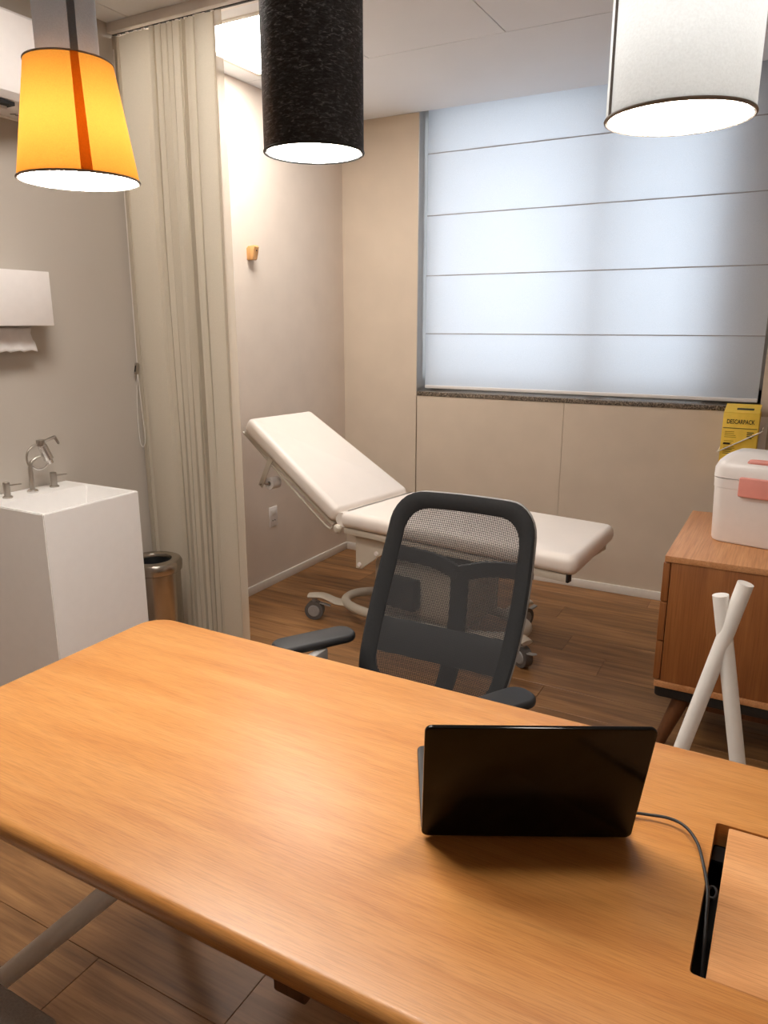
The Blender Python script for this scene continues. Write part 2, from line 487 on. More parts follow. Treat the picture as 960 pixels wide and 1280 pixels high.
# ================================================================== PENDANTS
def shell(prof, n=48):
    b = B(); lathe(b, prof, n=n); return b
def seam_strip(r0, z0, r1, z1, ang, wid, off=.0012, n=5):
    b = B(); rows = []
    for i in range(9):
        s = i / 8; r = r0 + (r1 - r0) * s + off; z = z0 + (z1 - z0) * s; ww = wid[0] + (wid[1] - wid[0]) * s
        rows.append([(r * math.cos(ang + (k / n - .5) * ww / r), r * math.sin(ang + (k / n - .5) * ww / r), z) for k in range(n + 1)])
    sheet(b, rows); return b
def ring(r, z, rr, n=48):
    b = B(); tube(b, [(r * math.cos(2 * PI * k / n), r * math.sin(2 * PI * k / n), z) for k in range(n)], rr, 8, closed=True); return b
def pend_top(t, z):
    b = B(); cyl(b, (0, 0, z), (0, 0, ZC - t.location.z - .024), .003, n=8); obj('cord', b, M['rimgrey'], t)
    b = B(); lathe(b, [(0, ZC - t.location.z), (.055, ZC - t.location.z), (.055, ZC - t.location.z - .02), (.05, ZC - t.location.z - .025), (0, ZC - t.location.z - .025)]); obj('ceiling_rose', b, M['white_trim'], t)
def spider(t, r, z):
    b = B()
    for k in range(3): cyl(b, (0, 0, z), (r * math.cos(2 * PI * k / 3 + .4), r * math.sin(2 * PI * k / 3 + .4), z), .002, n=6)
    lathe(b, [(0, z - .03), (.018, z - .03), (.018, z + .02), (0, z + .02)], n=16)
    obj('lamp_holder', b, M['rimgrey'], t)
def diffuser(t, r, z):
    b = B(); lathe(b, [(0, z), (r, z), (r, z + .0022), (0, z + .0022)], n=48); obj('diffuser', b, M['disc'], t, label='glowing white diffuser disc')
    b = B(); lathe(b, [(r + .0004, z + .0002), (r + .0012, z + .0002), (r + .0012, z + .0034), (0, z + .0034), (0, z + .0026), (r + .0004, z + .0026)], n=48); obj('diffuser_light_block', b, M['lightblock'], t)  # unseen cup added to keep the disc's light out of the shade
def bulb(t, z, watts):
    ld_ = bpy.data.lights.new('bulb', 'POINT'); ld_.energy = watts; ld_.color = (1.0, .93, .84); ld_.shadow_soft_size = .025
    lo = bpy.data.objects.new('bulb', ld_); C.objects.link(lo); lo.location = (0, 0, z); lo.parent = t

PY = 1.0
# yellow cone over a pale grey tube
t = root('pendant_lamp', (-1.182, PY + .005, 1.770), 'yellow flared pendant lamp shade under a pale grey fabric tube', 'pendant lamp', group='pendant lamps above the wooden table')
cone_h = .190; rb, rt = .104, .074; rg = .052
obj('shade', shell([(rb, 0), (rt, cone_h)]), M['yellow'], t, label='glowing yellow fabric shade')
sa = R(-33)
obj('shade_seam', seam_strip(rb, 0, rt, cone_h, sa, (.019, .013)), M['orange'], t, label='orange overlap seam down the shade')
obj('rim', ring(rb, 0, .0022), M['rimgrey'], t); obj('rim', ring(rt, cone_h, .0018), M['rimgrey'], t)
obj('upper_tube', shell([(rg, .165), (rg, .52)]), M['greycloth'], t, label='pale grey fabric tube')
obj('tube_seam', seam_strip(rg, cone_h - .02, rg, .52, sa + .08, (.013, .013)), M['greyseam'], t, label='darker grey seam down the tube')
bulb(t, .08, .9); diffuser(t, rb - .0035, -.001); spider(t, rg - .002, .47); pend_top(t, .47)
# black
t = root('pendant_lamp', (-.669, PY, 1.765), 'black crinkled fabric cylinder pendant lamp', 'pendant lamp', group='pendant lamps above the wooden table')
r = .0735
obj('shade', shell([(r, 0), (r, .50)]), M['crinkle'], t)
obj('rim', ring(r - .001, 0, .0024), M['black'], t)
bulb(t, .30, 1.0); diffuser(t, r - .005, -.0005); spider(t, r - .004, .46); pend_top(t, .46)
# white
t = root('pendant_lamp', (-.159, PY, 1.752), 'white linen cylinder pendant lamp with a dark grey seam', 'pendant lamp', group='pendant lamps above the wooden table')
r = .082
obj('shade', shell([(r, 0), (r, .46)]), M['whitecloth'], t)
obj('shade_seam', seam_strip(r, 0, r, .46, R(-146), (.009, .009)), M['darkseam'], t, label='dark grey seam')
obj('rim', ring(r, 0, .0022), M['rimgrey'], t)
bulb(t, .10, 1.0); diffuser(t, r - .0035, -.001); spider(t, r - .002, .42); pend_top(t, .42)

# ================================================================== TABLE
TZ = .75
t = root('wooden_table', (-.5, .98, 0), 'large oak table with rounded edges and white tubular legs', 'table')
hole = rrect(-.032, .40, .832, 1.155, .006, 3)
b = B(); slab(b, rrect(-1.465, .46, .600, 1.367, .075, 10), TZ - .04, TZ, rad=.018, seg=5, hole=hole)
obj('tabletop', b, M['table'], t, world=True, angle=50)
b = B(); slab(b, rrect(-.013, .398, .8345, 1.153, .003, 2), TZ - .02, TZ - .0015, rad=.0015, seg=1)
obj('tray_lid', b, M['lid'], t, world=True, label='lift-up oak lid of the cable tray')
b = B()
for a in ((-.036, .404, .826, .832), (-.036, .404, 1.155, 1.161), (-.038, -.032, .826, 1.161), (.40, .406, .826, 1.161)):
    box(b, a[0], a[1], a[2], a[3], TZ - .11, TZ - .041)
box(b, -.038, .406, .826, 1.161, TZ - .115, TZ - .11)
obj('cable_tray', b, M['glassdark'], t, world=True, label='black cable tray below the lid')
b = B(); tube(b, [(-.03, 1.09, TZ - .03), (-.013, 1.09, TZ - .03)], .004, 8); obj('lid_stop', bx(-.031, -.014, 1.115, 1.152, TZ - .045, TZ - .04), M['black'], t, world=True)
b.free()
for (p0, p1) in (((-.80, .84, .708), (-1.50, .636, .0)), ((-.80, 1.14, .708), (-1.50, 1.33, .0)), ((-.20, .84, .708), (.42, .66, .0)), ((-.20, 1.14, .708), (.42, 1.31, .0))):
    p0, p1 = Vector(p0), Vector(p1); d = (p1 - p0).normalized()
    b = B(); cyl(b, p0, p1 - d * .0, .0205, n=24)
    # trim to the floor and to the underside of the top
    bmesh.ops.bisect_plane(b, geom=b.verts[:] + b.edges[:] + b.faces[:], plane_co=(0, 0, 0), plane_no=(0, 0, -1), clear_outer=True)
    lg = obj('leg', b, M['whitetube'], t, world=True, label='splayed white tubular leg')
for yy in (.80, 1.10):
    obj('support_rail', bx(-.98, -.45, yy - .03, yy + .03, TZ - .075, TZ - .04, bev=.003), M['darkwood'], t, world=True)
obj('cross_beam', bx(-.556, -.500, .680, 1.24, TZ - .155, TZ - .076, bev=.004), M['darkwood'], t, world=True, label='dark beam under the top')

# ================================================================== LAPTOP
LH = Vector((-.429, .898, TZ)); la = R(27.9)
t = root('laptop', LH, 'black laptop standing open on the oak table with its lid facing us', 'laptop', la)
LW, LD = .3215, .235
b = B(); slab(b, rrect(0, LW, .004, LD, .012), .003, .014, rad=.003, seg=2); obj('base', b, M['charcoal'], t)
b = B()
for k in range(5):
    for j in range(13): box(b, .022 + j * .0215, .022 + j * .0215 + .018, .055 + k * .021, .055 + k * .021 + .017, .014, .0153, bev=.0005, seg=1)
obj('keyboard', b, M['black'], t, kind='stuff')
obj('touchpad', bx(.11, .21, .168, .225, .014, .0144), M['black'], t)
for xx in (.03, LW - .03):
    for yy in (.03, LD - .03):
        b = B(); cyl(b, (xx, yy, 0), (xx, yy, .004), .006, n=10); obj('rubber_foot', b, M['black'], t)
b = B(); cyl(b, (.03, .004, .012), (LW - .03, .004, .012), .0055, n=12); obj('hinge', b, M['black'], t)
lm = Matrix.Translation((0, .003, .006)) @ Matrix.Rotation(R(17), 4, 'X') @ Matrix.Rotation(R(90), 4, 'X')
b = B(); slab(b, rrect(0, LW, 0, .236, .011), 0, .007, rad=.0018, seg=2, mat=lm); ld = obj('screen_lid', b, M['blackgloss'], t, label='glossy black screen lid')
b = B(); slab(b, rrect(.008, LW - .008, .012, .228, .004), -.0012, -.0002, mat=lm); obj('screen', b, M['glassdark'], ld)

# power cable
pts = [(-.150, 1.1025, TZ + .0095), (-.128, 1.108, TZ + .010), (-.098, 1.110, TZ + .013), (-.073, 1.100, TZ + .014), (-.052, 1.072, TZ + .012), (-.038, 1.03, TZ + .008), (-.0275, .985, TZ + .004), (-.024, .945, TZ - .004), (-.021, .91, TZ - .022), (-.018, .875, TZ - .045)]
b = B(); tube(b, catmull(pts, 8), .0024, 8)
cb = obj('cable', b, M['black'], None); tag(cb, 'thin black cable running from the laptop into the table slot', 'cable')
cp = bx(-.012, .012, -.004, .004, -.0035, .0035, bev=.0015, mat=Matrix.Translation((-.1577, 1.0985, TZ + .0095)) @ Matrix.Rotation(R(27), 4, 'Z'))
obj('plug', cp, M['black'], cb)
b = B(); tube(b, [(-.022 + .006 * math.cos(a / 10 * 2 * PI), 1.005 + .012 * math.sin(a / 10 * 2 * PI), TZ - .012 - .002 * a / 10) for a in range(10)], .0022, 8, closed=True)
obj('coil', b, M['black'], cb)

# ================================================================== OFFICE CHAIR
t = root('office_chair', (-.834, 1.62, 0), 'black office chair with mesh back behind the oak table', 'office chair')
cx = -.834
def interp(tab, v):
    for (a, A), (b_, B_) in zip(tab, tab[1:]):
        if v <= b_: return A + (B_ - A) * (v - a) / (b_ - a)
    return tab[-1][1]
YT = [(.40, 1.765), (.46, 1.767), (.51, 1.783), (.576, 1.825), (.66, 1.875), (.75, 1.925), (.85, 1.972), (.95, 2.01), (1.02, 2.03)]
WT = [(.40, .195), (.46, .212), (.51, .226), (.60, .240), (.72, .243), (.84, .238), (.95, .230), (1.02, .226)]
def smooth(tab):
    def f(v): return sum(interp(tab, v + d) for d in (-.05, -.03, -.01, .01, .03, .05)) / 6
    return f
YTs, WTs = smooth(YT), smooth(WT)
ZB, ZT = .435, 1.017
def bp(s, z, off=0):
    """point on the back surface; s -1..1; off: behind"""
    w_ = WTs(z); return Vector((cx + s * w_, YTs(z) - .035 * s * s + .012 + off, z))
def loop(ins, n=96, r=.088):
    """outline loop in (s, z), inset by ins metres"""
    W = .24; pl_ = rrect(-W + ins, W - ins, ZB + ins, ZT - ins, max(.02, r - ins * .45), 8)
    P = [Vector(p) for p in pl_] + [Vector(pl_[0])]
    D = [0]
    for a, b_ in zip(P, P[1:]): D.append(D[-1] + (b_ - a).length)
    out = []; j = 0
    for k in range(n):
        d = D[-1] * k / n
        while D[j + 1] < d: j += 1
        q = P[j].lerp(P[j + 1], (d - D[j]) / max(1e-9, D[j + 1] - D[j])); out.append((q.x / W, q.y))
    return out
N = 96
fr = B(); rings = []
for ins, off in ((.006, -.010), (.020, -.013), (.036, -.010), (.048, -.004), (.050, .002), (.038, .009), (.012, .012), (.001, .006), (0, -.004)):
    rings.append([fr.verts.new(bp(s, z, off)) for s, z in loop(ins, N)])
for A, Bq in zip(rings, rings[1:] + rings[:1]):
    for k in range(N): fr.faces.new((A[k], A[(k + 1) % N], Bq[(k + 1) % N], Bq[k]))
bk = obj('backrest', fr, M['blackmat'], t, world=True, label='padded black backrest rim')
nb = B(); uvl = nb.loops.layers.uv.new('UVMap'); lp = loop(.046, N); NR = 14; cz = (ZB + ZT) / 2
uvd = {}
rg_ = []
for i in range(1, NR + 1):
    q = i / NR; rr_ = []
    for s, z in lp:
        s2, z2 = s * q, cz + (z - cz) * q; v = nb.verts.new(bp(s2, z2, -.002)); uvd[v] = (s2 * .24, z2 * 1.08); rr_.append(v)
    rg_.append(rr_)
c0 = nb.verts.new(bp(0, cz, -.002)); uvd[c0] = (0, cz * 1.08)
for k in range(N): nb.faces.new((c0, rg_[0][k], rg_[0][(k + 1) % N]))
for A, Bq in zip(rg_, rg_[1:]):
    for k in range(N): nb.faces.new((A[k], A[(k + 1) % N], Bq[(k + 1) % N], Bq[k]))
for f in nb.faces:
    for l in f.loops: l[uvl].uv = uvd[l.vert]
obj('mesh_panel', nb, M['net'], bk, world=True, label='see-through black knit panel')
# rear rim with a grey edge
b = B(); tube(b, [bp(s, z, .018) for s, z in loop(.006, N)], .006, 8, closed=True); obj('rear_rim', b, M['greyplastic'], bk, world=True, label='grey plastic rim behind the backrest')
# lumbar band
b = B(); rows = []
for z, o in ((.560, .030), (.563, .034), (.60, .036), (.648, .034), (.652, .030), (.648, .024), (.60, .022), (.563, .024), (.560, .030)):
    rows.append([bp(s / 10, z - .015 + .012 * abs(s / 10) ** 2, o) for s in range(-9, 10)])
sheet(b, rows); obj('lumbar_support', b, M['charcoal'], t, world=True)
# spine with two arms
b = B()
tube(b, catmull([(cx, 1.985, .80), (cx, 1.99, .74), (cx, 1.975, .62), (cx, 1.93, .50), (cx, 1.85, .42), (cx, 1.74, .385)], 6), [(.014, .030)] * 31, 12)
for sg in (-1, 1):
    pts = [(cx, 1.985, .785)] + [tuple(bp(sg * q, .795 + .04 * q, .045 - .03 * q)) for q in (.35, .7, .97)]
    tube(b, catmull(pts, 6), [(.014, .026)] * 19, 12)
obj('back_support', b, M['charcoal'], t, world=True)
# seat
b = B(); slab(b, rrect(-.245, .245, -.30, .155, .07, 8), .425, .485, rad=.022, seg=5); obj('seat', b, M['blackmat'], t)
b = B(); slab(b, rrect(-.23, .23, -.27, .14, .06, 6), .405, .424, rad=.004, seg=2); obj('seat_pan', b, M['black'], t)
b = B(); box(b, -.07, .07, -.16, .13, .345, .404, bev=.012); obj('tilt_mechanism', b, M['black'], t)
# arms
for pc, ang, post in (((-1.128, 1.633), R(-32), (-1.095, 1.60)), ((-.548, 1.515), R(-30), (-.575, 1.56))):
    m = Matrix.Translation((pc[0], pc[1], 0)) @ Matrix.Rotation(ang, 4, 'Z')
    b = B(); slab(b, rrect(-.045, .045, -.125, .125, .040, 8), .628, .652, rad=.010, seg=4, mat=m)
    ar = obj('armrest', b, M['charcoal'], t, world=True)
    b = B(); box(b, post[0] - .014, post[0] + .014, post[1] - .035, post[1] + .035, .40, .628, bev=.006)
    sgn = 1 if post[0] < cx else -1
    box(b, min(post[0], cx - sgn * .10), max(post[0], cx - sgn * .10), post[1] - .03, post[1] + .03, .385, .404, bev=.005)
    obj('armrest_post', b, M['greyplastic'], t, world=True, label='grey armrest post')
# base
b = B(); cyl(b, (0, 0, .09), (0, 0, .22), .028, n=20); cyl(b, (0, 0, .22), (0, 0, .345), .016, n=16); obj('gas_column', b, M['black'], t)
for k in range(5):
    a = R(72 * k + 20); d = Vector((math.cos(a), math.sin(a), 0))
    b = B(); tube(b, [d * .02 + Vector((0, 0, .105)), d * .16 + Vector((0, 0, .095)), d * .30 + Vector((0, 0, .072))], [(.03, .02), (.025, .016), (.018, .011)], 12)
    st = obj('base_arm', b, M['black'], t)
    b = B(); n_ = Vector((-d.y, d.x, 0)); c = d * .29 + Vector((0, 0, .026))
    for sg in (-1, 1): cyl(b, c + n_ * sg * .006, c + n_ * sg * .024, .026, n=20)
    cyl(b, c - n_ * .02, c + n_ * .02, .008, n=8); cyl(b, c + Vector((0, 0, .0)), c + Vector((0, 0, .045)), .007, n=8)
    obj('caster', b, M['charcoal'], st)

# ================================================================== EXAMINATION BED
t = root('examination_bed', (-1.824, 2.915, 0), 'cream padded examination bed with raised backrest on wheels by the window', 'examination bed', R(-9))
Z0 = .65; BW = .585
def footpoly(x0, y0, y1, xn, xf, r=.04):
    P = []
    for cx_, cy_, a0, sp in ((xf - r, y1 - r, 0, 90), (x0 + .02, y1 - .02, 90, 90), (x0 + .02, y0 + .02, 180, 90), (xn - r, y0 + r, 270, 90)):
        rr_ = r if cx_ > .5 else .02
        for k in range(6):
            q = R(a0 + sp * k / 5); P.append((cx_ + rr_ * math.cos(q), cy_ + rr_ * math.sin(q)))
    return P
def cushion(bm, pts2, thick, rad, mat):
    slab(bm, pts2, -thick, 0, rad=rad, seg=5, mat=mat)
b = B(); cushion(b, footpoly(-.026, 0, BW, 1.172, 1.108), .082, .034, Matrix.Translation((0, 0, Z0)))
obj('seat_cushion', b, M['vinyl'], t)
ba = R(33.3)
# frame of the raised back: x runs up the back, z is its upper face
mb = Matrix(((-math.cos(ba), 0, math.sin(ba), -.034), (0, 1, 0, 0), (math.sin(ba), 0, math.cos(ba), Z0 + .0), (0, 0, 0, 1)))
def backpoly(L, y0a, y1a, y0b, y1b, r=.03):
    P = []
    for (cx_, cy_, a0) in ((r, y1a - r, 90), (r, y0a + r, 180), (L - r, y0b + r, 270), (L - r, y1b - r, 0)):
        for k in range(5):
            q = R(a0 + 90 * k / 4); P.append((cx_ + r * math.cos(q), cy_ + r * math.sin(q)))
    return P
b = B(); cushion(b, backpoly(.735, 0, BW, .0, .475), .088, .030, mb)
obj('back_cushion', b, M['vinyl'], t)
b = B(); tube(b, [(-.03, .016, Z0 - .046), (-.03, BW - .016, Z0 - .046)], .036, 20); obj('fold_roll', b, M['vinyl'], t, label='cream roll in the fold between back and seat')
# frame rails
b = B()
for yy, xe in ((.035, 1.128), (BW - .035, 1.06)): box(b, -.02, xe, yy - .016, yy + .016, Z0 - .114, Z0 - .0825, bev=.003)
for xx in (.05, .55, 1.07): box(b, xx - .016, xx + .016, .05, BW - .05, Z0 - .112, Z0 - .0825, bev=.003)
fr_ = obj('seat_frame', b, M['bedmetal'], t)
for yy, xe in ((.035, 1.127), (BW - .035, 1.059)): obj('end_cap', bx(xe, xe + .011, yy - .0165, yy + .0165, Z0 - .115, Z0 - .081, bev=.002), M['black'], fr_)
b = B(); box(b, .0, .73, .02, .042, -.110, -.0885, bev=.003, mat=mb); box(b, .0, .73, .42, .442, -.110, -.0885, bev=.003, mat=mb)
box(b, .05, .09, .042, .42, -.106, -.0885, bev=.002, mat=mb); box(b, .70, .73, .042, .42, -.106, -.0885, bev=.002, mat=mb)
obj('back_frame', b, M['bedmetal'], t)
b = B(); tube(b, catmull([mb @ Vector((.75, .03, -.112)), mb @ Vector((.40, .018, -.120)), mb @ Vector((.10, .016, -.130)), mb @ Vector((.01, .014, -.125)), mb @ Vector((-.005, .014, -.10))], 6), .005, 8)
obj('release_bar', b, M['bedmetal'], t)
b = B(); lathe(b, [(0, -.018), (.014, -.016), (.022, -.008), (.023, .004), (.014, .016), (0, .018)], mat=Matrix.Rotation(R(90), 4, 'X'), n=20)
bmesh.ops.translate(b, vec=(-.036, -.006, Z0 - .088), verts=b.verts); obj('hinge_cap', b, M['bedmetal'], t)
# roll holder bracket under the back
q0 = mb @ Vector((.50, .012, -.10))
b = B(); box(b, -.016, .016, -.003, .003, -.165, .01, bev=.0025, mat=Matrix.Translation(q0) @ Matrix.Rotation(R(28), 4, 'Y'))
br = obj('roll_bracket', b, M['bedmetal'], t)
b = B(); lathe(b, [(0, -.004), (.005, -.004), (.005, .004), (0, .004)], mat=Matrix.Rotation(R(90), 4, 'X'), n=12)
bmesh.ops.translate(b, vec=q0 + Vector((-.0705, -.003, -.134)), verts=b.verts); obj('bolt', b, M['steel'], br)
b = B(); cyl(b, q0 + Vector((-.064, .003, -.130)), q0 + Vector((-.030, .012, -.128)), .005, n=10); cyl(b, q0 + Vector((-.030, .006, -.128)), q0 + Vector((-.030, .085, -.128)), .006, n=10); obj('roll_rod', b, M['nickel'], br)
bed = t
# column and bracket
b = B(); box(b, .07, .60, .14, .46, .16, .40, bev=.02); box(b, .13, .54, .18, .42, .10, .165, bev=.01); obj('column', b, M['bedmetal'], t)
b = B(); slab(b, [(0, 0), (.26, 0), (.055, -.155), (.035, -.172), (0, -.172)][::-1], -.004, .004, rad=.0015, seg=1,
              mat=Matrix.Translation((.028, .055, Z0 - .1145)) @ Matrix.Rotation(R(90), 4, 'X'))
pb = obj('side_plate', b, M['bedmetal'], t)
for (px_, pz_) in ((.13, -.075), (.025, -.150)):
    b = B(); lathe(b, [(0, -.008), (.010, -.008), (.011, -.004), (.011, 0), (0, 0)], mat=Matrix.Rotation(R(90), 4, 'X') @ Matrix.Scale(-1, 4, (0, 0, 1)), n=16)
    bmesh.ops.translate(b, vec=(.028 + px_, .051, Z0 - .1145 + pz_), verts=b.verts); obj('bolt', b, M['white'], pb)
b = B(); box(b, .030, .38, .06, .10, Z0 - .16, Z0 - .115, bev=.004); box(b, .10, .56, .18, .42, .40, Z0 - .113, bev=.006); obj('lift_head', b, M['bedmetal'], t)
obj('motor', bx(.14, .36, .07, .135, .20, .35, bev=.012), M['black'], t, label='black motor box under the seat')
b = B(); cyl(b, (.42, .12, .46), (.80, .22, .50), .022, n=14); obj('actuator', b, M['black'], t)
# ring base, in world
b = B(); n = 48; ex, ey = .49, .185
tube(b, [(-1.485 + (ex) * math.copysign(abs(math.cos(a)) ** .75, math.cos(a)), 3.20 + ey * math.copysign(abs(math.sin(a)) ** .85, math.sin(a)), .105) for a in [2 * PI * k / n + .001 for k in range(n)]], .024, 12, closed=True)
rb_ = obj('base_ring', b, M['bedmetal'], t, world=True)
b = B(); box(b, -1.72, -1.25, 3.01, 3.39, .085, .125, bev=.008); obj('base_plate', b, M['bedmetal'], t, world=True)
def bed_caster(p, q, lever=1):
    """outrigger from ring point q to wheel at p (x, y)"""
    p, q = Vector((p[0], p[1], 0)), Vector((q[0], q[1], 0)); d = (p - q).normalized(); nn = Vector((-d.y, d.x, 0))
    b = B(); P = [q + Vector((0, 0, .100)), q.lerp(p, .35) + Vector((0, 0, .105)), q.lerp(p, .75) + Vector((0, 0, .132)), p + d * .03 + Vector((0, 0, .128))]
    tube(b, catmull(P, 5), [(.045 - .015 * k / 15, .012) for k in range(16)], 14)
    f = obj('foot', b, M['bedmetal'], t, world=True)
    b = B()
    cyl(b, p - nn * .020 + Vector((0, 0, .05)), p + nn * .020 + Vector((0, 0, .05)), .050, n=28)
    wv = obj('wheel', b, M['wheelgrey'], f, world=True)
    b = B()
    for sg in (-1, 1): cyl(b, p + nn * sg * .020 + Vector((0, 0, .05)), p + nn * sg * .025 + Vector((0, 0, .05)), .032, .028, n=24)
    cyl(b, p + Vector((0, 0, .10)), p + Vector((0, 0, .128)), .014, n=12)
    obj('hub', b, M['greyplastic'], f, world=True)
    b = B(); box(b, -.03, .03, -.012, .012, -.004, .004, bev=.003, mat=Matrix.Translation(p + d * .058 * lever + Vector((0, 0, .085))) @ Matrix.Rotation(math.atan2(d.y, d.x), 4, 'Z') @ Matrix.Rotation(R(-15), 4, 'Y'))
    obj('brake_pedal', b, M['greyplastic'], f, world=True)
bed_caster((-2.105, 3.06), (-1.93, 3.12), -1)
bed_caster((-.955, 3.04), (-1.05, 3.10))
bed_caster((-1.74, 3.52), (-1.78, 3.36))
bed_caster((-1.10, 3.50), (-1.16, 3.36))
# paper roll on the bracket
pr = rmat(bed) @ (q0 + Vector((-.030, .016, -.128)))
bd = rmat(bed).to_3x3() @ Vector((0, 1, 0))
b = B(); L_ = .06
lathe(b, [(.013, 0), (.031, 0), (.031, L_), (.013, L_)], mat=(Matrix.Rotation(R(-9), 4, 'Z') @ Matrix.Rotation(R(-90), 4, 'X')), n=24, close=True)
bmesh.ops.translate(b, vec=pr, verts=b.verts)
po = obj('paper_roll', b, M['paper'], None); tag(po, 'narrow white paper roll hanging under the raised backrest of the bed', 'paper roll')

# ================================================================== ROMAN BLIND
BY = YB + .095
bx0, bx1 = WX0 + .012, -.176
t = root('roman_blind', ((bx0 + bx1) / 2, BY, WZ0), 'wide translucent white roman blind drawn down over the window', 'blind')
zs = [1.136, 1.459, 1.804, 2.149, 2.492, ZC + .09]
for za, zb in zip(zs, zs[1:]):
    b = B(); rows = []
    for i in range(9):
        s = i / 8; z = za + .002 + (zb - za - .004) * s
        rows.append([(bx0 + (bx1 - bx0) * k / 24, BY + .004 * math.sin(PI * s) - .0015 + .0015 * math.sin(k * 1.3 + za * 7), z) for k in range(25)])
    sheet(b, rows); obj('blind_panel', b, M['blind'], t, world=True)
for z in zs[1:-1]:
    obj('batten', bx(bx0, bx1, BY - .003, BY + .003, z - .0028, z + .0028, bev=.001, seg=1), M['blindrod'], t, world=True)
obj('bottom_bar', bx(bx0, bx1, BY - .007, BY + .006, WZ0 + .014, WZ0 + .034, bev=.004), M['white'], t, world=True)
obj('head_rail', bx(bx0, bx1, BY - .02, BY + .02, ZC + .085, ZC + .10), M['alu'], t, world=True)

# ================================================================== CURTAIN + TRACK
CY = 2.47
t = root('curtain_track', (-1.7, CY, ZC), 'white metal curtain track along the ceiling above the pleated curtain', 'curtain track')
obj('rail', bx(XL, -.60, CY - .032, CY + .032, ZC - .036, ZC, bev=.003), M['white_trim'], t, world=True)
obj('groove', bx(XL + .002, -.62, CY - .006, CY + .006, ZC - .0385, ZC - .034), M['glassdark'], t, world=True, flat=True)
b = B()
for k in range(12): box(b, -2.60 + k * .045, -2.585 + k * .045, CY - .005, CY + .005, ZC - .046, ZC - .036, bev=.002, seg=1)
obj('gliders', b, M['white'], t, world=True, kind='stuff')
t = root('curtain', (-2.36, CY, 0), 'cream pleated vinyl curtain pulled to the side beside the washbasin', 'curtain')
prof = [(-2.628, .030), (-2.615, -.012), (-2.606, -.016), (-2.590, -.004), (-2.55, -.014), (-2.50, -.020), (-2.45, -.016), (-2.415, .004)]
xs = -2.405
nf = 8
for k in range(nf):
    wd = .030 - .001 * k + random.uniform(-.004, .004)
    dp = .050 + random.uniform(-.012, .010)
    prof += [(xs + .002, -.034 + random.uniform(-.004, .004)), (xs + wd * .8, -.030 + random.uniform(-.006, .006)), (xs + wd, dp - .04)]
    xs += wd + .003
prof += [(xs + .004, -.045), (xs + .030, -.040), (xs + .062, -.028), (-2.085, -.022), (-2.083, -.012), (-2.09, -.010)]
b = B(); rows = []
NZ = 26
offs = [random.uniform(-1, 1) for _ in prof]
for i in range(NZ + 1):
    s = i / NZ; z = .02 + (ZC - .048 - .02) * s
    amp = .006 * math.sin(PI * s)
    rows.append([(px + .0045 * math.sin(2.3 * s + o * 3) * (0 if j in (0, len(prof) - 1) else 1), CY + py * (1 - .35 * s ** 6) + amp * math.sin(5 * s + o * 2), z) for j, ((px, py), o) in enumerate(zip(prof, offs))])
sheet(b, rows)
cu = obj('curtain_cloth', b, M['curtain'], t, world=True, angle=28)
b = B()
rows = []
for i in range(NZ + 1):
    s = i / NZ; z = .02 + (ZC - .068) * s
    rows.append([(-2.087 + .0045 * math.sin(2.3 * s), CY - .018, z), (-2.066 + .004 * math.sin(2.3 * s), CY - .020, z), (-2.046 + .004 * math.sin(2.3 * s), CY - .016, z)])
sheet(b, rows); obj('lead_strip', b, M['clearstrip'], t, world=True, label='semi-transparent leading strip of the curtain')
b = B()
box(b, -2.612, -2.590, CY - .024, CY - .0195, .02, ZC - .05, bev=.001); obj('hem_strip', b, M['curtain'], t, world=True, label='pale hem strip along the wall edge')
b = B(); tube(b, catmull([(-2.600, CY - .030, 2.60), (-2.602, CY - .031, 2.0), (-2.605, CY - .033, 1.34)], 6), .0022, 8)
tube(b, catmull([(-2.598, CY - .04, 1.30), (-2.585, CY - .045, 1.15), (-2.578, CY - .045, 1.02), (-2.592, CY - .045, .975), (-2.612, CY - .045, 1.00), (-2.616, CY - .042, 1.15), (-2.607, CY - .036, 1.30)], 6), .0018, 8)
obj('pull_cord', b, M['white_trim'], t, world=True, label='thin pull cord with a loop')
b = B(); box(b, -.009, .009, -.007, .007, -.026, .026, bev=.005, mat=Matrix.Translation((-2.601, CY - .042, 1.325)) @ Matrix.Rotation(R(14), 4, 'Y'))
cc = obj('cord_clip', b, M['nickel'], t, world=True, label='small metal cord clip')
obj('slot', bx(-.003, .003, -.0085, -.007, -.014, .014, mat=Matrix.Translation((-2.601, CY - .042, 1.325)) @ Matrix.Rotation(R(14), 4, 'Y')), M['black'], cc, world=True)

# ================================================================== WASHBASIN
SX0, SX1, SY0, SY1, SZ = XL + .001, -2.211, 1.595, 2.023, .886
t = root('washbasin', (-2.42, 1.81, 0), 'white block pedestal washbasin against the left wall', 'washbasin')
bm_ = B()
o_b = [(SX0, SY0), (SX1, SY0), (SX1, SY1), (SX0, SY1)]
i_t = [(-2.485, SY0 + .016), (SX1 - .014, SY0 + .016), (SX1 - .014, SY1 - .016), (-2.485, SY1 - .016)]
i_b = [(-2.478, SY0 + .03), (SX1 - .03, SY0 + .03), (SX1 - .03, SY1 - .045), (-2.478, SY1 - .045)]
izb = [SZ - .15, SZ - .11, SZ - .11, SZ - .15]
V0 = [bm_.verts.new((*p, 0)) for p in o_b]; V1 = [bm_.verts.new((*p, SZ)) for p in o_b]
V2 = [bm_.verts.new((*p, SZ)) for p in i_t]; V3 = [bm_.verts.new((*p, z)) for p, z in zip(i_b, izb)]
for A, Bq in ((V0, V1), (V1, V2), (V2, V3)):
    for k in range(4): bm_.faces.new((A[k], A[(k + 1) % 4], Bq[(k + 1) % 4], Bq[k]))
bm_.faces.new(V3); bm_.faces.new(V0[::-1])
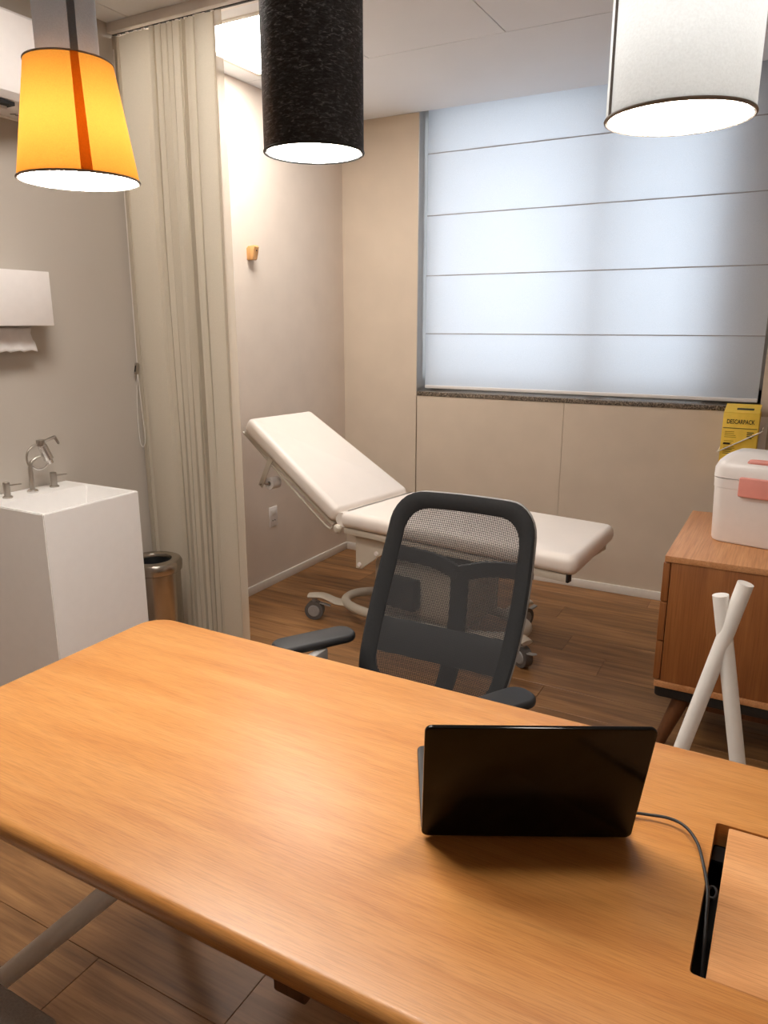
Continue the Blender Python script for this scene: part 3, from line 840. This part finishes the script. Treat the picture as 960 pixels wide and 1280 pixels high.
bmesh.ops.bevel(bm_, geom=[e for e in bm_.edges if not (e.verts[0].co.z < .01 and e.verts[1].co.z < .01)], offset=.003, segments=2, affect='EDGES')
obj('basin_body', bm_, M['whitemat'], t, world=True)
b = B(); lathe(b, [(0, .001), (.02, .001), (.022, .003), (.016, .004), (0, .003)], c=(-2.36, 1.78, SZ - .131), n=20); obj('drain', b, M['chrome'], t, world=True)
# faucet
fx, fy = -2.55, 1.808
t = root('faucet', (fx, fy, SZ), 'chrome faucet with an angled spray head at the back of the washbasin', 'faucet')
b = B(); lathe(b, [(0, 0), (.021, 0), (.021, .006), (.016, .011), (0, .011)], n=24); obj('base', b, M['chrome'], t)
b = B(); tube(b, [(0, 0, .010), (0, 0, .10)], [.0095, .0085], 16)
tube(b, catmull([(0, 0, .095), (.002, .006, .115), (.006, .022, .128), (.010, .042, .133)], 5), .0065, 12)
tube(b, catmull([(0, 0, .095), (-.003, -.008, .125), (.000, -.002, .158), (.006, .018, .178), (.010, .034, .184)], 6), .0040, 10)
obj('body', b, M['nickel'], t)
b = B(); tube(b, catmull([(0, .004, .105), (.01, .022, .088), (.016, .045, .088), (.018, .062, .100)], 6), .0035, 8); obj('hose', b, M['chrome'], t)
hd = Vector((.004, .018, -.050)).normalized(); h0 = Vector((.010, .050, .188))
b = B(); tube(b, [h0, h0 + hd * .012, h0 + hd * .014, h0 + hd * .072, h0 + hd * .076, h0 + hd * .090], [.015, .0155, .018, .0195, .013, .012], 20); obj('spray_head', b, M['chrome'], t)
b = B(); lathe(b, [(0, -.012), (.0155, -.012), (.0165, 0), (.0155, .010), (0, .012)], mat=Matrix.Translation(h0), n=20)
tube(b, catmull([h0 + Vector((.004, .010, .002)), h0 + Vector((.010, .034, .010)), h0 + Vector((.014, .056, .016))], 4), [(.008, .006)] * 9, 10)
tube(b, [h0 + Vector((.014, .054, .017)), h0 + Vector((.016, .069, -.012))], [.0065, .005], 10)
obj('trigger_lever', b, M['nickel'], t)
def valve(loc, label):
    t = root('tap_handle', loc, label, 'tap')
    b = B(); lathe(b, [(0, 0), (.018, 0), (.018, .005), (.014, .008), (0, .008)], n=24); obj('base', b, M['nickel'], t)
    b = B(); lathe(b, [(0, .007), (.0115, .007), (.0125, .05), (.0125, .058), (.0105, .060), (0, .060)], n=20); obj('body', b, M['nickel'], t)
    b = B(); tube(b, [(.006, .008, .046), (.016, .05, .045)], [.0042, .0032], 10); obj('lever', b, M['nickel'], t)
    return t
valve((-2.562, 1.915, SZ), 'nickel tap handle on the washbasin between faucet and curtain')
valve((-2.548, 1.700, SZ), 'nickel tap handle on the washbasin cut off by the photo edge')

# paper towel dispenser + sheet
t = root('towel_dispenser', (-2.57, 1.80, 1.50), 'white box paper towel dispenser mounted above the washbasin', 'dispenser')
b = B(); box(b, XL, -2.512, 1.64, 1.955, 1.512, 1.708, bev=.002); obj('housing', b, M['white'], t, world=True)
obj('outlet', bx(-2.61, -2.57, 1.66, 1.90, 1.510, 1.5125), M['greyplastic'], t, world=True)
b = B(); rows = []
for i in range(9):
    s = i / 8
    rows.append([(-2.585 + .018 * s + .004 * math.sin(k * 1.7 + s * 3), 1.655 + .25 * k / 14 + (.003 * s if k == 14 else 0) - (.006 if k == 14 and i in (2, 3, 4) else 0), 1.5085 - .090 * s + .004 * math.sin(k * 2.1) * s) for k in range(15)])
sheet(b, rows)
to = obj('paper_towel', b, M['paper'], None); tag(to, 'crumpled white paper towel hanging from the dispenser', 'paper towel')
so = to.modifiers.new('thickness', 'SOLIDIFY'); so.thickness = .0012

# waste bin
t = root('waste_bin', (-2.385, 2.235, 0), 'round steel waste bin between the washbasin and the curtain', 'bin')
b = B(); lathe(b, [(0, .012), (.108, .012), (.112, .02), (.112, .475), (.106, .475), (.106, .02), (0, .02)], n=48); obj('body', b, M['steel'], t)
b = B(); lathe(b, [(0, 0), (.114, 0), (.114, .018), (0, .018)], n=40); obj('base', b, M['black'], t)
b = B(); lathe(b, [(.115, .470), (.120, .474), (.122, .49), (.122, .508), (.116, .520), (.100, .526), (.078, .522), (.074, .512), (.074, .500), (.113, .500)], n=48, close=True); obj('lid_ring', b, M['steel'], t, label='polished steel rim')
b = B(); lathe(b, [(.0735, .508), (.07, .46), (.062, .42), (0, .415)], n=40); obj('liner', b, M['black'], t)

# air conditioner
t = root('air_conditioner', (-2.53, 1.68, 2.25), 'white wall-mounted air conditioner high on the left wall', 'air conditioner')
ay0, ay1 = 1.22, 2.07
prof = [(XL, 2.245), (-2.565, 2.235), (-2.50, 2.238), (-2.440, 2.252), (-2.420, 2.272), (-2.415, 2.30), (-2.415, 2.48), (-2.422, 2.515), (-2.440, 2.528), (XL, 2.530)]
b = B()
A = [b.verts.new((x, ay0, z)) for x, z in prof]; Bq = [b.verts.new((x, ay1, z)) for x, z in prof]
for k in range(len(prof)): b.faces.new((A[k], A[(k + 1) % len(prof)], Bq[(k + 1) % len(prof)], Bq[k]))
b.faces.new(A); b.faces.new(Bq[::-1])
bmesh.ops.recalc_face_normals(b, faces=b.faces)
obj('housing', b, M['white'], t, world=True, angle=30)
obj('air_slot', bx(-2.515, -2.440, ay0 + .08, 1.835, 2.2355, 2.2465, mat=None), M['glassdark'], t, world=True, flat=True)
obj('louver', bx(-2.480, -2.468, ay0 + .085, 1.825, 2.225, 2.238, bev=.003), M['white'], t, world=True)
obj('bottom_lip', bx(-2.60, -2.592, ay0 + .03, ay1 - .03, 2.231, 2.241, bev=.002), M['white_trim'], t, world=True)
b = B()
for k in range(2): box(b, -.010, .010, -.002, .002, -.001, .001, mat=Matrix.Translation((-2.535, 1.895 + k * .02, 2.2345)) @ Matrix.Rotation(R(30), 4, 'Z'))
obj('logo_mark', b, M['greyplastic'], t, world=True, flat=True)

# wall hook
t = root('wall_hook', (XL, 3.29, 1.88), 'small wooden wall hook on the left wall above the examination bed', 'hook')
b = B(); slab(b, [(0, .022), (.012, .034), (.050, .038), (.055, .030), (.040, -.030), (.034, -.034), (0, -.034)][::-1], -.020, .020, rad=.002, seg=2, mat=Matrix.Rotation(R(90), 4, 'X'))
obj('peg', b, M['hookwood'], t)
b = B(); lathe(b, [(0, 0), (.004, 0), (.004, .002), (0, .002)], n=12, mat=Matrix.Translation((.052, 0, .012)) @ Matrix.Rotation(R(90), 4, 'Y')); obj('screw', b, M['black'], t)

# outlet
t = root('wall_outlet', (XL, 3.41, .415), 'white electrical outlet plate low on the left wall under the bed backrest', 'outlet')
b = B(); box(b, 0, .008, -.038, .038, -.06, .06, bev=.003); obj('plate', b, M['white'], t)
b = B(); box(b, .008, .010, -.024, .024, .008, .040, bev=.001); obj('switch_module', b, M['white_trim'], t)
b = B()
for yy in (-.01, .01): cyl(b, (.0078, yy, -.022), (.0092, yy, -.022), .004, n=10)
obj('socket_hole', b, M['black'], t)

# ================================================================== CABINET AND WHAT STANDS ON IT
CX0, CX1, CY0, CY1, CZ = -.33, .35, 2.595, 3.32, .75
t = root('wooden_cabinet', ((CX0 + CX1) / 2, (CY0 + CY1) / 2, 0), 'oak drawer cabinet on angled wooden legs beside the window wall', 'cabinet')
obj('top', bx(CX0, CX1, CY0, CY1, CZ - .022, CZ, bev=.0015), M['cabtop'], t, world=True)
obj('side_panel', bx(CX0 + .022, CX1 - .0, CY0 + .004, CY0 + .026, .285, CZ - .0225, bev=.0015), M['cab'], t, world=True)
obj('side_panel', bx(CX0 + .022, CX1 - .0, CY1 - .026, CY1 - .004, .285, CZ - .0225, bev=.0015), M['cab'], t, world=True)
obj('back_panel', bx(CX1 - .018, CX1, CY0 + .0265, CY1 - .0265, .285, CZ - .0225), M['cab'], t, world=True)
obj('bottom_panel', bx(CX0 + .002, CX1, CY0, CY1, .262, .2845, bev=.0015), M['cabtop'], t, world=True)
zz = [.287, .435, .581, CZ - .024]
for za, zb in zip(zz, zz[1:]):
    dr = obj('drawer', bx(CX0 - .004, CX0 + .0195, CY0 + .006, CY1 - .006, za + .002, zb - .002, bev=.003), M['cab'], t, world=True)
    b = B(); box(b, CX0 + .0195, CX1 - .04, CY0 + .034, CY1 - .034, za + .012, zb - .03); obj('drawer_box', b, M['darkwood'], dr, world=True)
b = B(); slab(b, rrect(CX0 + .004, CX1 - .02, CY0 + .006, CY1 - .006, .02), .222, .2615, rad=.006, seg=3); obj('plinth_frame', b, M['black'], t, world=True, label='black recessed base frame')
for sx, ax in ((CX0 + .10, -.075), (CX1 - .10, .03)):
    for sy, dy in ((CY0 + .07, -.03), (CY1 - .07, .03)):
        b = B(); tube(b, [(sx, sy, .2225), (sx + ax, sy + dy, 0)], [(.044, .030), (.028, .020)], 16)
        bmesh.ops.bisect_plane(b, geom=b.verts[:] + b.edges[:] + b.faces[:], plane_co=(0, 0, 0), plane_no=(0, 0, -1), clear_outer=True)
        obj('leg', b, M['darkwood'], t, world=True)
obj('leg_rail', bx(CX0 + .07, CX1 - .07, CY0 + .055, CY0 + .085, .180, .215, bev=.003), M['darkwood'], t, world=True)
obj('leg_rail', bx(CX0 + .07, CX1 - .07, CY1 - .085, CY1 - .055, .180, .215, bev=.003), M['darkwood'], t, world=True)

# white carry box
ka = R(-12)
t = root('medicine_box', (-.226, 2.872, CZ), 'white plastic carry box with pink latch and handle on the oak cabinet', 'storage box', ka)
KW, KD, KH = .38, .20, .235
def rounded_box(bm, x0, x1, y0, y1, zlist, r):
    """stack of rounded outlines: zlist = (z, inset)"""
    rings = []
    for z, i in zlist:
        rings.append([bm.verts.new((p[0], p[1], z)) for p in rrect(x0 + i, x1 - i, y0 + i, y1 - i, max(.006, r - i * .4), 7)])
    L = len(rings[0])
    for A, Bq in zip(rings, rings[1:]):
        for k in range(L): bm.faces.new((A[k], A[(k + 1) % L], Bq[(k + 1) % L], Bq[k]))
    bm.faces.new(rings[0][::-1]); bm.faces.new(rings[-1])
b = B(); rounded_box(b, 0, KW, 0, KD, [(0, .010), (.003, .004), (.012, .0), (KH - .035, -.006), (KH - .033, -.008), (KH, -.009)], .045); obj('body', b, M['white'], t)
b = B(); rounded_box(b, 0, KW, 0, KD, [(KH + .003, -.010), (KH + .035, -.009), (KH + .060, .002), (KH + .080, .022), (KH + .092, .045), (KH + .096, .07)], .045); obj('lid', b, M['white'], t)
obj('seam', bx(.02, KW - .02, .02, KD - .02, KH - .001, KH + .004), M['pink'], t)
b = B(); slab(b, rrect(.09, KW - .09, KH - .055, KH + .014, .006), -.003, .017, rad=.004, seg=3, mat=Matrix.Translation((0, -.006, 0)) @ Matrix.Rotation(R(90), 4, 'X')); obj('latch', b, M['pink'], t, label='wide pink latch')
b = B(); tube(b, catmull([(.115, .012, KH + .058), (.118, .012, KH + .064), (.19, .012, KH + .066), (.262, .012, KH + .064), (.265, .012, KH + .058)], 5), [(.010, .012)] * 21, 12); obj('handle', b, M['pink'], t, label='pink folding handle')
b = B(); box(b, .106, .114, .004, .022, KH + .050, KH + .070, bev=.003); obj('handle_pivot', b, M['black'], t)

# sharps box in a wall bracket
SBX0, SBX1, SBY0, SBY1, SBZ0, SBZ1 = -.308, -.146, 4.055, 4.200, .74, 1.092
t = root('sharps_box', ((SBX0 + SBX1) / 2, SBY0, SBZ0), 'yellow cardboard sharps disposal box below the window behind the carry box', 'sharps box')
b = B(); box(b, SBX0, SBX1, SBY0, SBY1, SBZ0, SBZ1, bev=.0015)
obj('carton', b, M['yellowcard'], t, world=True)
lidm = Matrix.Translation((0, SBY0, SBZ1)) @ Matrix.Rotation(R(12), 4, 'X')
obj('lid_flap', bx(SBX0 + .001, SBX1 - .001, .0, SBY1 - SBY0, .0005, .003, mat=lidm), M['yellowcard'], t, world=True, flat=True)
obj('slot_mark', bx(SBX0 + .055, SBX1 - .03, .045, .075, .003, .0034, mat=lidm), M['ink'], t, world=True, flat=True)
def text(name, body, size, loc, rot, mat, parent, xscale=1.0, offset=0):
    cu_ = bpy.data.curves.new(name, 'FONT'); cu_.body = body; cu_.size = size; cu_.align_x = 'LEFT'; cu_.extrude = .0003; cu_.offset = offset
    cu_.resolution_u = 3
    to_ = bpy.data.objects.new(name, cu_); C.objects.link(to_)
    bpy.context.view_layer.update()
    me = bpy.data.meshes.new_from_object(to_.evaluated_get(bpy.context.evaluated_depsgraph_get()))
    C.objects.unlink(to_); bpy.data.objects.remove(to_)
    b = B(); b.from_mesh(me); bpy.data.meshes.remove(me)
    ww = max(v.co.x for v in b.verts)
    b.transform(Matrix.Translation(loc) @ rot @ Matrix.Diagonal((xscale / ww, 1, 1, 1)))
    return obj(name, b, mat, parent, world=True, flat=True)
RX = Matrix.Rotation(R(90), 4, 'X')
fy_ = SBY0 - .0006
text('lettering', 'DESCARPACK', .030, (SBX0 + .018, fy_, SBZ1 - .052), RX, M['ink'], t, SBX1 - SBX0 - .036, offset=.0005)
obj('printed_rule', bx(SBX0 + .004, SBX1 - .004, fy_, fy_ + .0005, SBZ1 - .076, SBZ1 - .073), M['ink'], t, world=True, flat=True)
b = B()
for k in range(9):
    box(b, SBX0 + .014, SBX0 + .05 + .03 * random.random(), fy_, fy_ + .0004, SBZ1 - .094 - k * .009 - (.010 if k > 3 else 0), SBZ1 - .091 - k * .009 - (.010 if k > 3 else 0))
obj('small_print', b, M['inklight'], t, world=True, flat=True, kind='stuff')
b = B()
box(b, SBX0 + .012, SBX0 + .044, fy_, fy_ + .0004, SBZ1 - .158, SBZ1 - .148)
for k in range(4): box(b, SBX1 - .048, SBX1 - .018 - .006 * (k % 2), fy_, fy_ + .0004, SBZ1 - .096 - k * .009, SBZ1 - .091 - k * .009)
for k in range(3): box(b, SBX0 + .014, SBX0 + .055 - k * .006, fy_, fy_ + .0004, SBZ1 - .183 - k * .010, SBZ1 - .180 - k * .010)
obj('dark_print', b, M['ink'], t, world=True, flat=True, kind='stuff')
b = B(); lathe(b, [(0, 0), (.022, 0), (.022, .0006), (0, .0006)], n=24, mat=Matrix.Translation((SBX1 - .052, fy_ + .0006, SBZ1 - .232)) @ RX); obj('round_emblem', b, M['ink'], t, world=True, flat=True)
t = root('sharps_bracket', ((SBX0 + SBX1) / 2, YB, SBZ0), 'white wire wall bracket with a diagonal rod holding the yellow sharps box', 'bracket')
obj('back_plate', bx(SBX0 + .01, SBX1 + .035, YB - .012, YB, SBZ0 - .03, SBZ1 - .03, bev=.002), M['white'], t, world=True)
obj('shelf_plate', bx(SBX0 - .004, SBX1 + .010, SBY0 - .004, YB - .012, SBZ0 - .006, SBZ0 - .0005, bev=.001), M['white'], t, world=True)
b = B(); P0 = (SBX0 - .010, SBY0 - .008, SBZ1 - .196); P1 = (SBX1 + .016, SBY0 - .008, SBZ1 - .085)
tube(b, [P0, P1], .0032, 8)
tube(b, [P0, (SBX0 - .010, YB - .006, SBZ1 - .196)], .0032, 8); tube(b, [P1, (SBX1 + .016, YB - .006, SBZ1 - .085)], .0032, 8)
obj('wire_rod', b, M['white_trim'], t, world=True, label='diagonal cream wire rod')

# crossed white tubes in front of the cabinet
t = root('tube_stand', (-.09, 2.05, 0), 'stand of two crossed white tubes in front of the oak cabinet', 'stand')
for (p0, p1, nm) in (((-.0585, 2.045, .868), (-.245, 2.045, .0), 'tube'), ((-.1145, 2.05, .825), (.045, 2.05, 0), 'tube')):
    b = B(); p0, p1 = Vector(p0), Vector(p1); d = (p1 - p0).normalized()
    cyl(b, p0, p1 + d * .02, .0205, n=28)
    bmesh.ops.bisect_plane(b, geom=b.verts[:] + b.edges[:] + b.faces[:], plane_co=(0, 0, 0), plane_no=(0, 0, -1), clear_outer=True)
    obj('tube', b, M['whitetube'], t, world=True)
b = B(); box(b, -.30, .10, 2.03, 2.065, 0, .012, bev=.003); box(b, -.115, -.08, 1.90, 2.20, 0, .012, bev=.003); obj('foot_bar', b, M['whitetube'], t, world=True)

# visitor chair at the near left
t = root('visitor_chair', (-1.12, .36, 0), 'visitor chair with grey fabric seat at the near left edge of the table', 'chair')
b = B(); slab(b, rrect(-.235, .235, -.23, .215, .03, 6), .425, .462, rad=.012, seg=4); obj('seat', b, M['seatgrey'], t)
b = B(); slab(b, rrect(-.22, .22, .55, .86, .05, 6), -.015, .015, rad=.012, seg=4, mat=Matrix.Translation((0, -.21, 0)) @ Matrix.Rotation(R(98), 4, 'X')); obj('backrest', b, M['seatgrey'], t)
for sx in (-1, 1):
    b = B(); cyl(b, (sx * .20, .16, .425), (sx * .21, .18, 0), .012, n=14); obj('leg', b, M['whitetube'], t)
    b = B(); tube(b, catmull([(sx * .205, -.235, 0), (sx * .20, -.205, .43), (sx * .20, -.24, .60), (sx * .20, -.29, .80)], 6), .012, 12); obj('rear_leg', b, M['whitetube'], t)
